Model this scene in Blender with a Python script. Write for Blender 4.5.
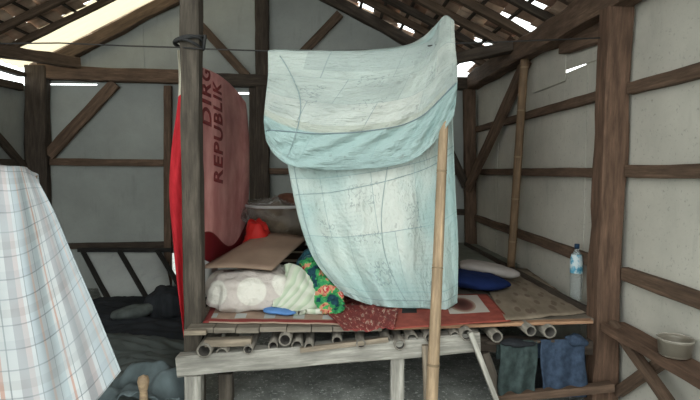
import bpy, bmesh, math, random
from mathutils import Vector, Matrix, Quaternion, noise

random.seed(7)
for _o in list(bpy.data.objects): bpy.data.objects.remove(_o)
SC = bpy.context.scene
COL = SC.collection
PI = math.pi

# ------------------------------------------------------------------ camera
F = 500.0
YAW, PITCH = math.atan(18/F), math.atan(29/F)
CAM = Vector((0, 0, 1.5))
fw = Vector((math.sin(YAW)*math.cos(PITCH), math.cos(YAW)*math.cos(PITCH), -math.sin(PITCH)))
rt = Vector((math.cos(YAW), -math.sin(YAW), 0))
up = rt.cross(fw)
cd = bpy.data.cameras.new('camera'); cam = bpy.data.objects.new('camera', cd); COL.objects.link(cam)
cd.sensor_width = 36; cd.lens = 36*F/700; cd.clip_start = 0.05
cam.matrix_world = Matrix.Translation(CAM) @ Matrix((rt, up, -fw)).transposed().to_4x4()
SC.camera = cam

# ------------------------------------------------------------------ world, exposure
w = bpy.data.worlds.new('overcast_sky'); SC.world = w; w.use_nodes = True
bg = w.node_tree.nodes['Background']
bg.inputs[0].default_value = (0.93, 0.985, 0.97, 1); bg.inputs[1].default_value = 3.6
SC.view_settings.view_transform = 'Standard'; SC.view_settings.look = 'None'
SC.view_settings.gamma = 1; SC.view_settings.use_curve_mapping = False
SC.view_settings.exposure = 0.0

# ------------------------------------------------------------------ helpers: rays
def ray(x, y): return fw*F + rt*(x-350) + up*(200-y)
def at(x, y, Y): d = ray(x, y); return CAM + d*(Y/d.y)
def atX(x, y, X): d = ray(x, y); return CAM + d*(X/d.x)
def atZ(x, y, Z): d = ray(x, y); return CAM + d*((Z-CAM.z)/d.z)
V = Vector

# ------------------------------------------------------------------ helpers: materials
class NT:
    def __init__(s, name):
        s.m = bpy.data.materials.new(name); s.m.use_nodes = True
        s.t = s.m.node_tree; s.b = s.t.nodes['Principled BSDF']; s.b.inputs['Roughness'].default_value = .85
        s.b.inputs['Specular IOR Level'].default_value = .25
    def n(s, typ, **kw):
        nd = s.t.nodes.new(typ)
        for k, v in kw.items(): setattr(nd, k, v)
        return nd
    def put(s, sock, v):
        if isinstance(v, bpy.types.NodeSocket): s.t.links.new(v, sock)
        elif isinstance(v, tuple) and len(v) == 3 and sock.type == 'RGBA': sock.default_value = (*v, 1)
        else: sock.default_value = v
    def math(s, op, a, b=0.0, c=None):
        nd = s.n('ShaderNodeMath', operation=op); s.put(nd.inputs[0], a); s.put(nd.inputs[1], b)
        if c is not None: s.put(nd.inputs[2], c)
        return nd.outputs[0]
    def mix(s, f, a, b, blend='MIX'):
        nd = s.n('ShaderNodeMix', data_type='RGBA', blend_type=blend)
        s.put(nd.inputs[0], f); s.put(nd.inputs[6], a); s.put(nd.inputs[7], b); return nd.outputs[2]
    def coord(s, kind='Object', scale=(1, 1, 1)):
        tc = s.n('ShaderNodeTexCoord'); mp = s.n('ShaderNodeMapping'); mp.inputs['Scale'].default_value = scale
        s.t.links.new(tc.outputs[kind], mp.inputs[0]); return mp.outputs[0]
    def noise(s, co, scale, detail=4, rough=.55):
        nd = s.n('ShaderNodeTexNoise'); s.put(nd.inputs['Vector'], co); nd.inputs['Scale'].default_value = scale
        nd.inputs['Detail'].default_value = detail; nd.inputs['Roughness'].default_value = rough; return nd.outputs[0]
    def ramp(s, f, stops, interp='LINEAR'):
        nd = s.n('ShaderNodeValToRGB'); nd.color_ramp.interpolation = interp; e = nd.color_ramp.elements
        while len(e) > 1: e.remove(e[0])
        e[0].position = stops[0][0]; e[0].color = (*stops[0][1], 1)
        for p, c in stops[1:]: q = e.new(p); q.color = (*c, 1)
        s.put(nd.inputs[0], f); return nd.outputs[0]
    def uv(s):
        tc = s.n('ShaderNodeTexCoord'); sp = s.n('ShaderNodeSeparateXYZ'); s.t.links.new(tc.outputs['UV'], sp.inputs[0])
        return sp.outputs[0], sp.outputs[1]
    def rect(s, u, v, u0, u1, v0, v1):
        a = s.math('MULTIPLY', s.math('GREATER_THAN', u, u0), s.math('LESS_THAN', u, u1))
        b = s.math('MULTIPLY', s.math('GREATER_THAN', v, v0), s.math('LESS_THAN', v, v1)); return s.math('MULTIPLY', a, b)
    def bump(s, h, st=.3, dist=.01):
        nd = s.n('ShaderNodeBump'); nd.inputs['Strength'].default_value = st; nd.inputs['Distance'].default_value = dist
        s.put(nd.inputs['Height'], h); s.t.links.new(nd.outputs[0], s.b.inputs['Normal'])
    def col(s, c): s.put(s.b.inputs['Base Color'], c); return s
def g(c, k): return tuple(min(1, x*k) for x in c)

def simple(name, c, rough=.85, var=.25, scale=6, bump=.15):
    s = NT(name); co = s.coord(); f = s.noise(co, scale)
    s.col(s.ramp(f, [(.3, g(c, 1-var)), (.7, g(c, 1+var))])); s.b.inputs['Roughness'].default_value = rough
    if bump: s.bump(s.noise(co, scale*4), bump)
    return s.m
def wood(name, c, dark=.45, sx=1.2, sc=9, rough=.85):
    s = NT(name); co = s.coord(scale=(sx*.12, 1, 1)); f = s.noise(co, sc*3, 6, .65)
    co2 = s.coord(); k = s.noise(co2, 2.3, 5)
    gr = s.noise(s.coord(scale=(.05, 1, 1)), 70, 4, .7)
    a = s.mix(s.ramp(gr, [(.35, (.55, .55, .55)), (.6, (0, 0, 0))]), s.ramp(f, [(.32, g(c, dark)), (.5, g(c, .9)), (.70, g(c, 1.45))]), g(c, .42))
    s.col(s.mix(s.ramp(k, [(.35, (0, 0, 0)), (.7, (1, 1, 1))]), s.mix(.45, a, g(c, .35)), a)); s.bump(f, .5, .008)
    s.b.inputs['Roughness'].default_value = rough; return s.m
def cloth(name, c, c2=None, var=.12, rough=.9, scale=3):
    s = NT(name); co = s.coord('UV'); f = s.noise(co, scale, 5)
    s.col(s.ramp(f, [(.35, g(c, 1-var)), (.65, c2 or g(c, 1+var))])); s.b.inputs['Roughness'].default_value = rough
    s.b.inputs['Specular IOR Level'].default_value = .1; return s.m

M = {}
M['post'] = wood('weathered_grey_brown_post', (.10, .084, .066))
M['red_post'] = wood('reddish_brown_timber', (.155, .093, .062))
M['rail'] = wood('brown_rail_timber', (.155, .10, .068))
M['dark'] = wood('smoke_darkened_timber', (.072, .055, .042))
M['rafter'] = wood('brown_rafter_timber', (.13, .088, .06))
M['pale'] = wood('pale_dusty_timber', (.42, .40, .35), .6)
M['plankedge'] = wood('light_plank', (.34, .28, .21), .6)
M['deck'] = wood('grey_brown_board', (.25, .215, .17), .6)
M['bamboo'] = wood('dry_bamboo', (.46, .33, .205), .7, rough=.6)
M['bamboo_dark'] = wood('old_brown_bamboo', (.24, .155, .09), .6, rough=.6)
M['bamboo_grey'] = wood('dusty_grey_bamboo', (.27, .245, .205), .5, rough=.8)
M['hollow'] = simple('bamboo_hollow', (.05, .045, .04))
M['node'] = simple('bamboo_node_ring', (.22, .16, .10))
M['wire'] = simple('dark_wire', (.03, .028, .027), .6)
M['rope'] = simple('black_rope', (.03, .03, .03))

def panel_mat(name, c, sp=.5):
    s = NT(name); co = s.coord()
    a = s.noise(co, 1.6, 6, .6); b = s.noise(co, 45, 3, .7); d = s.noise(s.coord(scale=(3, 3, .6)), 3, 5, .6)
    base = s.ramp(a, [(.3, g(c, .80)), (.7, g(c, 1.10))])
    base = s.mix(s.ramp(b, [(.60, (0, 0, 0)), (.72, (sp, sp, sp))]), base, g(c, .55))
    base = s.mix(s.ramp(d, [(.58, (0, 0, 0)), (.78, (.5, .5, .5))]), base, g(c, .6))
    s.col(base); s.bump(b, .15, .003); return s.m
M['panel_right'] = panel_mat('grey_white_fibre_panel', (.50, .48, .42), .8)
M['panel_back'] = panel_mat('grey_green_fibre_panel', (.30, .315, .295), .3)
s = NT('packed_dark_earth'); co = s.coord(); a = s.noise(co, 5, 8, .7); b = s.noise(co, 38, 4, .8)
s.col(s.mix(s.ramp(b, [(.57, (0, 0, 0)), (.66, (1, 1, 1))]), s.ramp(a, [(.3, (.12, .125, .115)), (.7, (.33, .34, .31))]), (.70, .70, .66)))
s.bump(a, .6, .03); M['earth'] = s.m
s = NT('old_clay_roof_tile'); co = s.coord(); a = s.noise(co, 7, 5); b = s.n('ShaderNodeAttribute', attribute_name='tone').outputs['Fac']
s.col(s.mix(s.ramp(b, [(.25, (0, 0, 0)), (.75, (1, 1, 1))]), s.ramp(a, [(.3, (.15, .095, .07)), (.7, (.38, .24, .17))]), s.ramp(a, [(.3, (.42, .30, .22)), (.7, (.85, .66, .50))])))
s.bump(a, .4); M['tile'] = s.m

# ------------------------------------------------------------------ helpers: objects
def tag(o, label=None, cat=None, group=None, kind=None):
    if label: o['label'] = label
    if cat: o['category'] = cat
    if group: o['group'] = group
    if kind: o['kind'] = kind
    return o
def empty(name, loc, label, cat, group=None):
    o = bpy.data.objects.new(name, None); o.empty_display_size = .1; COL.objects.link(o); o.location = loc
    return tag(o, label, cat, group)
def link(name, me, mats, mw=None, parent=None, smooth=True):
    o = bpy.data.objects.new(name, me); COL.objects.link(o)
    for m in (mats if isinstance(mats, (list, tuple)) else [mats]): me.materials.append(m)
    mw = mw or Matrix.Identity(4)
    if parent is not None:
        o.parent = parent; pm = parent.get('_pm')
        root = Matrix.Translation(parent.location) if parent.type == 'EMPTY' else parent.matrix_basis.copy()
        pp = parent
        o.matrix_parent_inverse = (WM[parent.name] if parent.name in WM else root).inverted()
    o.matrix_basis = mw; WM[o.name] = mw.copy()
    if smooth:
        for p in me.polygons: p.use_smooth = True
    return o
WM = {}
def from_bm(name, bm, mats, mw=None, parent=None, smooth=True):
    bmesh.ops.recalc_face_normals(bm, faces=bm.faces)
    me = bpy.data.meshes.new(name); bm.to_mesh(me); bm.free(); return link(name, me, mats, mw, parent, smooth)
def frame(p0, p1, roll=0):
    p0, p1 = V(p0), V(p1); x = (p1-p0).normalized()
    ref = V((0, 0, 1)) if abs(x.z) < .9 else V((0, 1, 0))
    y = ref.cross(x).normalized(); z = x.cross(y)
    R = Matrix((x, y, z)).transposed().to_4x4()
    return Matrix.Translation((p0+p1)/2) @ R @ Matrix.Rotation(roll, 4, 'X'), (p1-p0).length
CNT = [0]
def beam(name, p0, p1, wy, wz, mat, label=None, cat=None, group=None, parent=None, rough=.06, roll=0, kind=None, bend=.0, taper=1.0):
    """hewn timber: section wy x wz with wavy, chamfered sides"""
    mw, L = frame(p0, p1, roll); CNT[0] += 1; sd = CNT[0]*7.31
    n = max(3, int(L/.12)); bm = bmesh.new(); rings = []
    ch = .16
    prof = [(-1, -1+ch), (-1+ch, -1), (1-ch, -1), (1, -1+ch), (1, 1-ch), (1-ch, 1), (-1+ch, 1), (-1, 1-ch)]
    for i in range(n+1):
        t = i/n; x = (t-.5)*L; k = 1+(taper-1)*t; r = []
        oy = bend*math.sin(t*PI)*L + noise.noise(V((x*1.1, sd, 0)))*rough*wy*1.5*(1 if 0 < i < n else .3)
        oz = noise.noise(V((x*1.1, sd, 9)))*rough*wz*1.5*(1 if 0 < i < n else .3)
        for (a, b) in prof:
            q = 1+noise.noise(V((x*3.5+a*3, sd+b*2, a)))*rough*2
            r.append(bm.verts.new((x, oy+a*wy/2*q*k, oz+b*wz/2*q*k)))
        rings.append(r)
    for A, B in zip(rings, rings[1:]):
        for j in range(8): bm.faces.new((A[j], A[(j+1) % 8], B[(j+1) % 8], B[j]))
    bm.faces.new(rings[0][::-1]); bm.faces.new(rings[-1])
    o = from_bm(name, bm, mat, mw, parent, smooth=False)
    return tag(o, label, cat, group, kind)
def pole(name, p0, p1, r, mat, label=None, cat=None, group=None, parent=None, nodes=True, hollow=False, bend=0., seg=14, gap=.33, r1=None, wob=.0):
    """bamboo: tube with swollen node rings; open ends when hollow"""
    mw, L = frame(p0, p1); CNT[0] += 1; sd = CNT[0]*3.7; bm = bmesh.new(); r1 = r1 or r
    xs = []
    n = max(2, int(L/.1))
    pts = [(i/n*L, 1.0) for i in range(n+1)]
    if nodes:
        k = gap*.6
        while k < L-.03:
            pts += [(k-.014, 1.0), (k-.005, 1.09), (k+.003, .96), (k+.010, 1.07), (k+.022, 1.0)]; k += gap*(.92+.16*random.random())
    pts.sort(); rings = []
    def ring(x, rad):
        t = x/L; oy = bend*math.sin(t*PI); oz = wob*noise.noise(V((x*2, sd, 0)))
        return [bm.verts.new((x-L/2, oy+rad*math.cos(a*2*PI/seg), oz+rad*math.sin(a*2*PI/seg))) for a in range(seg)]
    last = -1; dk = []
    for x, k in pts:
        if x-last < .002: continue
        last = x; rings.append(ring(x, (r+(r1-r)*x/L)*k)); dk.append(k != 1.0)
    for q_, (A, B) in enumerate(zip(rings, rings[1:])):
        for j in range(seg):
            f = bm.faces.new((A[j], A[(j+1) % seg], B[(j+1) % seg], B[j]))
            if dk[q_] and dk[q_+1]: f.material_index = 2
    mats = [mat, M['hollow'], M['node']]
    if hollow:
        for R, x, d in ((rings[0], 0, .09), (rings[-1], L, -.09)):
            a = ring(x, r*.74); b = ring(x+d, r*.72)
            for j in range(seg):
                k = (j+1) % seg
                bm.faces.new((R[j], R[k], a[k], a[j])); f = bm.faces.new((a[j], a[k], b[k], b[j])); f.material_index = 1
            f = bm.faces.new(b); f.material_index = 1
    else: bm.faces.new(rings[0][::-1]); bm.faces.new(rings[-1])
    o = from_bm(name, bm, mats, mw, parent)
    return tag(o, label, cat, group)
def tube(name, pts, r, mat, parent=None, label=None, cat=None, seg=8, closed=False):
    pts = [V(p) for p in pts]; c = sum(pts, V())/len(pts); bm = bmesh.new(); rings = []
    n = len(pts)
    for i, p in enumerate(pts):
        a = pts[(i-1) % n] if closed or i else p; b = pts[(i+1) % n] if closed or i < n-1 else p
        t = (b-a).normalized(); ref = V((0, 0, 1)) if abs(t.z) < .9 else V((0, 1, 0)); y = ref.cross(t).normalized(); z = t.cross(y)
        rings.append([bm.verts.new(p-c+y*r*math.cos(k*2*PI/seg)+z*r*math.sin(k*2*PI/seg)) for k in range(seg)])
    pr = list(zip(rings, rings[1:])) + ([(rings[-1], rings[0])] if closed else [])
    for A, B in pr:
        for j in range(seg): bm.faces.new((A[j], A[(j+1) % seg], B[(j+1) % seg], B[j]))
    if not closed: bm.faces.new(rings[0][::-1]); bm.faces.new(rings[-1])
    return tag(from_bm(name, bm, mat, Matrix.Translation(c), parent), label, cat)
def grid(name, fn, nu, nv, mats, th=.004, parent=None, label=None, cat=None, origin=None, group=None, facemat=None):
    """sheet of cloth/paper: fn(u,v)->world point; real thickness from Solidify"""
    P = [[V(fn(i/nu, j/nv)) for i in range(nu+1)] for j in range(nv+1)]
    c = origin or sum((p for r in P for p in r), V())/((nu+1)*(nv+1))
    me = bpy.data.meshes.new(name)
    vs = [tuple(p-c) for r in P for p in r]; W = nu+1
    fs = [(j*W+i, j*W+i+1, (j+1)*W+i+1, (j+1)*W+i) for j in range(nv) for i in range(nu)]
    me.from_pydata(vs, [], fs); uvl = me.uv_layers.new(name='UVMap')
    for li, l in enumerate(me.loops):
        i, j = l.vertex_index % W, l.vertex_index//W; uvl.data[li].uv = (i/nu, j/nv)
    o = link(name, me, mats, Matrix.Translation(c), parent)
    if th: md = o.modifiers.new('thickness', 'SOLIDIFY'); md.thickness = th; md.offset = 0
    return tag(o, label, cat, group)
def spline(pts, t):
    n = len(pts)-1; x = min(max(t, 0), 1)*n; i = min(int(x), n-1); f = x-i
    P = lambda k: V(pts[min(max(k, 0), n)])
    a, b, c, d = P(i-1), P(i), P(i+1), P(i+2)
    return .5*((2*b)+(c-a)*f+(2*a-5*b+4*c-d)*f*f+(3*b-a-3*c+d)*f*f*f)
def coons(T, B, L, R):
    """2D patch between four outline curves; T,B left->right, L,R top->bottom"""
    def f(u, v):
        t, b, l, r = spline(T, u), spline(B, u), spline(L, v), spline(R, v)
        return (1-v)*t+v*b+(1-u)*l+u*r-((1-u)*(1-v)*V(T[0])+u*(1-v)*V(T[-1])+(1-u)*v*V(B[0])+u*v*V(B[-1]))
    return f
def blob(name, c, size, mat, rot=(0, 0, 0), n1=2.5, n2=2.0, crump=.08, cs=6, parent=None, label=None, cat=None, nu=48, nv=28, group=None, flat=True, sag=0.0, ridge=0.):
    """soft stuffed or bundled form: superellipsoid with folds"""
    bm = bmesh.new(); CNT[0] += 1; sd = CNT[0]*5.1; uvs = {}; rows = []
    sg = lambda x, e: math.copysign(abs(x)**e, x)
    for j in range(nv+1):
        ph = -PI/2+PI*j/nv; row = []
        for i in range(nu):
            th = 2*PI*i/nu
            x = sg(math.cos(ph), 2/n2)*sg(math.cos(th), 2/n1); y = sg(math.cos(ph), 2/n2)*sg(math.sin(th), 2/n1); z = sg(math.sin(ph), 2/n2)
            p = V((x*size[0]/2, y*size[1]/2, z*size[2]/2)); q = p*cs+V((sd, 0, 0))
            k = 1+crump*noise.noise(q)+crump*.5*noise.noise(q*2.3)
            if ridge: k -= ridge*abs(noise.noise(q*1.3+V((0, 5, 0))))
            p = p*k; p.z -= sag*(x*x+y*y)*size[2]
            v = bm.verts.new(p); row.append(v); uvs[v] = (x*.5+.5, y*.5+.5)
        rows.append(row)
    for A, B in zip(rows, rows[1:]):
        for i in range(nu):
            bm.faces.new((A[i], A[(i+1) % nu], B[(i+1) % nu], B[i]))
    l = bm.loops.layers.uv.new('UVMap')
    for f in bm.faces:
        for lp in f.loops: lp[l].uv = uvs[lp.vert]
    bmesh.ops.remove_doubles(bm, verts=bm.verts, dist=1e-5)
    from mathutils import Euler
    mw = Matrix.Translation(c) @ Euler(rot).to_matrix().to_4x4()
    return tag(from_bm(name, bm, mat, mw, parent), label, cat, group)
def box(name, lo, hi, mat, parent=None, label=None, cat=None, bev=.003, rotz=0, kind=None):
    lo, hi = V(lo), V(hi); c = (lo+hi)/2; d = hi-lo; bm = bmesh.new(); bmesh.ops.create_cube(bm, size=1)
    for v in bm.verts: v.co = V((v.co.x*d.x, v.co.y*d.y, v.co.z*d.z))
    if bev: bmesh.ops.bevel(bm, geom=bm.edges[:], offset=bev, segments=2, affect='EDGES')
    return tag(from_bm(name, bm, mat, Matrix.Translation(c) @ Matrix.Rotation(rotz, 4, 'Z'), parent, False), label, cat, None, kind)
def lathe(name, prof, c, mat, parent=None, label=None, cat=None, seg=32, group=None):
    bm = bmesh.new(); rings = [[bm.verts.new((max(r, 1e-4)*math.cos(a*2*PI/seg), max(r, 1e-4)*math.sin(a*2*PI/seg), z)) for a in range(seg)] for r, z in prof]
    for A, B in zip(rings, rings[1:]):
        for j in range(seg): bm.faces.new((A[j], A[(j+1) % seg], B[(j+1) % seg], B[j]))
    return tag(from_bm(name, bm, mat, Matrix.Translation(c), parent), label, cat, group)

# ------------------------------------------------------------------ the setting
YB = 6.5; XR = 1.88; XL = -3.85; RX = -1.0; RZ = 4.27; SL = .52
def roofz(X): return RZ-SL*abs(X-RX)

bm = bmesh.new(); n = 60
vs = [[bm.verts.new((-12+24*i/n, -8+24*j/n, .02*noise.noise(V((i*.8, j*.8, 0)))-.015)) for i in range(n+1)] for j in range(n+1)]
for j in range(n):
    for i in range(n): bm.faces.new((vs[j][i], vs[j][i+1], vs[j+1][i+1], vs[j+1][i]))
tag(from_bm('floor', bm, M['earth']), kind='structure')

def panels(name, quads, th_axis, mat):
    """thin sheets nailed side by side; each quad is a list of points in its wall plane"""
    bm = bmesh.new()
    for q, off in quads:
        ax = V(th_axis); a = [bm.verts.new(V(p)+ax*off) for p in q]; b = [bm.verts.new(V(p)+ax*(off+.006)) for p in q]
        m = len(q); bm.faces.new(a); bm.faces.new(b[::-1])
        for i in range(m): bm.faces.new((a[i], b[i], b[(i+1) % m], a[(i+1) % m]))
    return tag(from_bm(name, bm, mat, smooth=False), kind='structure')
def R(x0, x1, z0, z1, Y=YB): return [(x0, Y, z0), (x1, Y, z0), (x1, Y, z1), (x0, Y, z1)]
bx = lambda x: at(x, 150, YB).x
bz = lambda y: at(200, y, YB).z
xa, xb_, xc = bx(170), bx(174.6), bx(250)
zt = bz(85.8); zt2 = bz(84.5)
q = [(R(XL, xa, -.05, bz(163)), 0), (R(XL, bx(44), bz(163), 2.68), .0), (R(bx(44), bx(99), bz(163), zt), .01), (R(bx(99), xa, bz(163), 2.7), .0),
     (R(bx(44), bx(99), zt2, 2.75), .0),
     (R(xa, bx(172.3), bz(253), 2.7), .006), (R(xb_, bx(229), -.05, 2.7), 0), (R(bx(229), xc, -.05, bz(94)), .0), (R(bx(229), xc, bz(92), 2.7), .0),
     (R(xa, xb_, -.05, bz(276)), .01), (R(bx(172.3), xb_, bz(253), 2.7), .012),
     (R(xc, bx(360), -.05, 2.7), .008), (R(bx(360), XR, -.05, 2.6), 0),
     ([(XL, YB, 2.69), (-2.37, YB, 2.69), (-2.37, YB, roofz(-2.37)-.02), (XL+.02, YB, roofz(XL)-.02)], 0),
     ([(-2.4, YB, 2.69), (RX, YB, 2.69), (RX, YB, RZ-.02), (-2.4, YB, roofz(-2.4)-.02)], .008),
     ([(RX, YB, 2.69), (.55, YB, 2.69), (.55, YB, roofz(.55)-.02), (RX, YB, RZ-.02)], 0),
     ([(.55, YB, 2.59), (XR, YB, 2.59), (XR, YB, 2.72), (1.40, YB, 2.72), (1.40, YB, roofz(1.40)-.02), (.55, YB, roofz(.55)-.02)], .008)]
panels('wall_back', q, (0, 1, 0), M['panel_back'])
def RR(y0, y1, z0, z1, z2=None, z3=None): return [(XR, y0, z0), (XR, y1, z1 if z2 is not None else z0), (XR, y1, z3 if z3 is not None else z1), (XR, y0, z2 if z2 is not None else z1)]
def rr(y0, y1, z0, z1): return [(XR, y0, z0), (XR, y1, z0), (XR, y1, z1), (XR, y0, z1)]
q = [(rr(.9, 3.15, -.05, 2.30), 0), (rr(.9, 3.15, 2.27, 2.62), .008), (rr(3.13, 3.70, -.05, 2.30), .008), (rr(3.66, 4.62, -.05, 2.285), 0),
     ([(XR, 3.13, 2.27), (XR, 3.45, 2.28), (XR, 4.05, 2.31), (XR, 4.05, 2.62), (XR, 3.13, 2.62)], -.008), (rr(3.98, 4.62, 2.22, 2.62), -.016), (rr(4.58, 5.67, -.05, 2.62), .01), (rr(5.63, YB, -.05, 2.60), 0)]
panels('wall_right', q, (1, 0, 0), M['panel_right'])
q = [([(XL, .9, -.05), (XL, YB, -.05), (XL, YB, 2.57), (XL, .9, 2.57)], 0)]
panels('wall_left', q, (-1, 0, 0), M['panel_back'])

# tiled roof: two slopes, every tile slightly out of line
co_, si_ = 1/math.hypot(1, SL), SL/math.hypot(1, SL)
def roof_hit(x, y, side):
    d = ray(x, y)   # plane z = RZ - SL*side*(X-RX)
    t = (RZ-CAM.z+SL*side*RX)/(d.z+SL*side*d.x); p = CAM+d*t; return abs(p.x-RX)/co_, p.y
def roof(side, name, label, holes, smax):
    def P(s_, y, h): return V((RX+side*(s_*co_ + h*si_), y, RZ-s_*si_+h*co_))
    bm = bmesh.new(); rnd = random.Random(side+5); tw, tl = .215, .285; tone = bm.verts.layers.float.new('tone')
    ncol = int((6.75-.7)/tw); nrow = int(smax/tl)+1; sh_p, sh_d = (.10, .022) if side < 0 else (.24, .030)
    for c in range(ncol):
        y0 = 6.72-(c+1)*tw
        for r in range(nrow):
            s0 = r*tl; cy, cs_ = y0+tw/2, s0+tl/2
            if any(abs(cs_-hs) < ds and abs(cy-hy) < dy for hs, hy, ds, dy in holes): continue
            j1 = rnd.uniform(-.008, .008) + (rnd.choice((-sh_d, sh_d)) if rnd.random() < sh_p else 0); j2 = rnd.uniform(-.02, .02); sk = rnd.uniform(-.007, .007); lift = rnd.uniform(0, .006)
            for th in (0,):
                A = []; tv = rnd.random() if side > 0 else .35+.65*rnd.random()  # random tone; left slope biased paler, painting light onto the tile undersides
                for e in (0, 1):
                    ss = s0+j2+e*(tl+.05); hh = .006+lift+(.020 if e == 0 else .040)*1.0 - (.016 if e == 0 else 0)
                    top, bot = [], []
                    for k in range(7):
                        w_ = k/6; yy = y0+j1+sk*e+w_*(tw+.022)-.004
                        hz = .018*math.sin(w_*2*PI*.95)+hh
                        top.append(bm.verts.new(P(ss, yy, hz+.011))); bot.append(bm.verts.new(P(ss, yy, hz)))
                    A.append((top, bot))
                    for q_ in top+bot: q_[tone] = tv
                (t0, b0), (t1, b1) = A
                for k in range(6):
                    bm.faces.new((t0[k], t0[k+1], t1[k+1], t1[k])); bm.faces.new((b0[k+1], b0[k], b1[k], b1[k+1]))
                    bm.faces.new((t0[k+1], t0[k], b0[k], b0[k+1])); bm.faces.new((t1[k], t1[k+1], b1[k+1], b1[k]))
                bm.faces.new((t0[0], t1[0], b1[0], b0[0])); bm.faces.new((t1[6], t0[6], b0[6], b1[6]))
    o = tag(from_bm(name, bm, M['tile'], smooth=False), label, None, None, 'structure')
    r = 0; s_ = .12
    while s_ < smax:
        beam('batten', P(s_, .75, -.012), P(s_, 6.68 if side > 0 else 5.88, -.012), .035, .022, M['dark'], parent=o, rough=.04)
        s_ += tl
    return P
hl = []
hl.append((1.86, 6.2, 1.9, .34))
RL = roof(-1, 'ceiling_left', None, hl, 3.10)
s = NT('cream_translucent_sheet'); tr = s.n('ShaderNodeBsdfTranslucent'); tr.inputs[0].default_value = (.52, .44, .30, 1)
df = s.n('ShaderNodeBsdfDiffuse'); df.inputs[0].default_value = (.75, .62, .42, 1); mx = s.n('ShaderNodeMixShader'); mx.inputs[0].default_value = .2
s.t.links.new(tr.outputs[0], mx.inputs[1]); s.t.links.new(df.outputs[0], mx.inputs[2]); s.t.links.new(mx.outputs[0], s.t.nodes['Material Output'].inputs[0]); M['cream'] = s.m
bm = bmesh.new(); rows = []
for i in range(2):
    rows.append([bm.verts.new(RL(.05+3.2*i, 5.84+.66*k/24, .02+.012*math.sin(k*1.3))) for k in range(25)])
for k in range(24): bm.faces.new((rows[0][k], rows[0][k+1], rows[1][k+1], rows[1][k]))
tag(from_bm('trim_1', bm, M['cream']), kind='structure')
hr = []
for x, y, ds, dy in ((375, 17, .12, .08), (401, 29, .12, .08), (364, 8, .1, .06)):
    s_, y_ = roof_hit(x, y, 1); hr.append((s_, y_, ds, dy))
for x, y, ds, dy in ((521, 31, .15, .12), (544, 12, .15, .12), (503, 43, .13, .11), (487, 47, .12, .1), (458, 72, .25, .25), (452, 62, .2, .2), (462, 64, .2, .2), (349, 4, .1, .08), (410, 35, .12, .06)):
    s_, y_ = roof_hit(x, y, 1); hr.append((s_, y_, ds, dy))
print('right holes', [(round(a, 2), round(b, 2)) for a, b, _, _ in hr])
RRf = roof(1, 'ceiling_right', None, hr, 3.55)
rnd = random.Random(3)
ords = ['first', 'second', 'third', 'fourth', 'fifth', 'sixth', 'seventh', 'eighth', 'ninth', 'tenth', 'eleventh', 'twelfth', 'thirteenth', 'fourteenth']
for side, P, word, s1 in ((-1, RL, 'left', 3.5), (1, RRf, 'right', 3.45)):
    for i in range(12):
        y = (5.83 if side < 0 else 5.93)-i*.44
        if i > 7: continue
        wdt = rnd.choice((.065, .08, .075)) if side > 0 else rnd.choice((.05, .06))
        beam('rafter', P(.08, y+rnd.uniform(-.04, .04), -.062), P(min(s1, 3.22 if side < 0 else 9), y+rnd.uniform(-.05, .05), -.062), wdt, .07, M['dark' if i % 3 == 1 and side > 0 else 'rafter'],
             '%s slender roof rafter of the %s roof slope, counted forward from the gable wall' % (ords[i].capitalize(), word), 'rafter', 'rafters under the %s roof slope' % word, rough=.12)
# gable rafters on the back wall
beam('rafter', RL(.10, 6.42, -.13), RL(3.0, 6.42, -.13), .10, .15, M['rafter'], 'thick brown rafter against the gable wall, sloping down to the left', 'rafter', rough=.08)
beam('rafter', RRf(.10, 6.42, -.09), RRf(2.62, 6.42, -.09), .10, .13, M['dark'], 'dark rafter against the gable wall, sloping down to the right', 'rafter', rough=.08)
beam('ridge_beam', (RX, .8, RZ-.19), (RX, 6.4, RZ-.19), .10, .14, M['dark'], 'dark beam running along the ridge of the roof', 'beam')

# ------------------------------------------------------------------ timber frame
YW = 6.42
def B(name, x0, y0, x1, y1, wpx, dep, mat, label, cat='beam', Y=YW, Y1=None, group=None, **k):
    Y1 = Y if Y1 is None else Y1
    return beam(name, at(x0, y0, Y), at(x1, y1, Y1), dep, wpx*(Y+Y1)/2/F, mat, label, cat, group, **k)
def Bv(name, x0, y0, x1, y1, wpx, dep, mat, label, cat='post', Y=YW, **k):
    # upright or slanted in a plane facing the camera: frame() puts local y along depth for level ones; use width on the in-plane axis
    p0, p1 = at(x0, y0, Y), at(x1, y1, Y); d = (p1-p0).normalized()
    wp = wpx*Y/F
    if abs(d.z) < .9: return beam(name, p0, p1, dep, wp, mat, label, cat, **k)
    return beam(name, p0, p1, wp, dep, mat, label, cat, **k)   # y axis = ref(Y) x d -> in plane
B('wall_beam', 34, 72, 196, 78, 13, .12, M['rail'], 'brown horizontal top beam of the back wall, left of the front post')
B('wall_beam', 197, 80, 470, 84, 12, .12, M['dark'], 'dark horizontal top beam of the back wall running behind the hanging sheet')
B('wall_rail', 48, 162, 166, 163, 7, .05, M['rail'], 'brown middle rail on the left back wall', 'rail', Y=6.46)
B('wall_rail', 172, 165, 251, 168, 6, .05, M['dark'], 'dark middle rail of the back wall behind the pink banner', 'rail', Y=6.46)
B('wall_rail', 268, 171, 468, 172, 6, .05, M['rail'], 'middle rail of the back wall seen at both sides of the hanging sheet', 'rail', Y=6.46)
B('wall_rail', 268, 212, 468, 212, 6, .05, M['dark'], 'dark lower rail of the back wall behind the bed', 'rail', Y=6.46)
B('wall_rail', 48, 246, 250, 244, 6, .06, M['dark'], 'dark bottom rail on the left back wall above the leaning lattice', 'rail', Y=6.45)
Bv('wall_post', 40, 290, 37, 66, 20, .14, M['dark'], 'thick dark corner post at the left end of the back wall')
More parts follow.
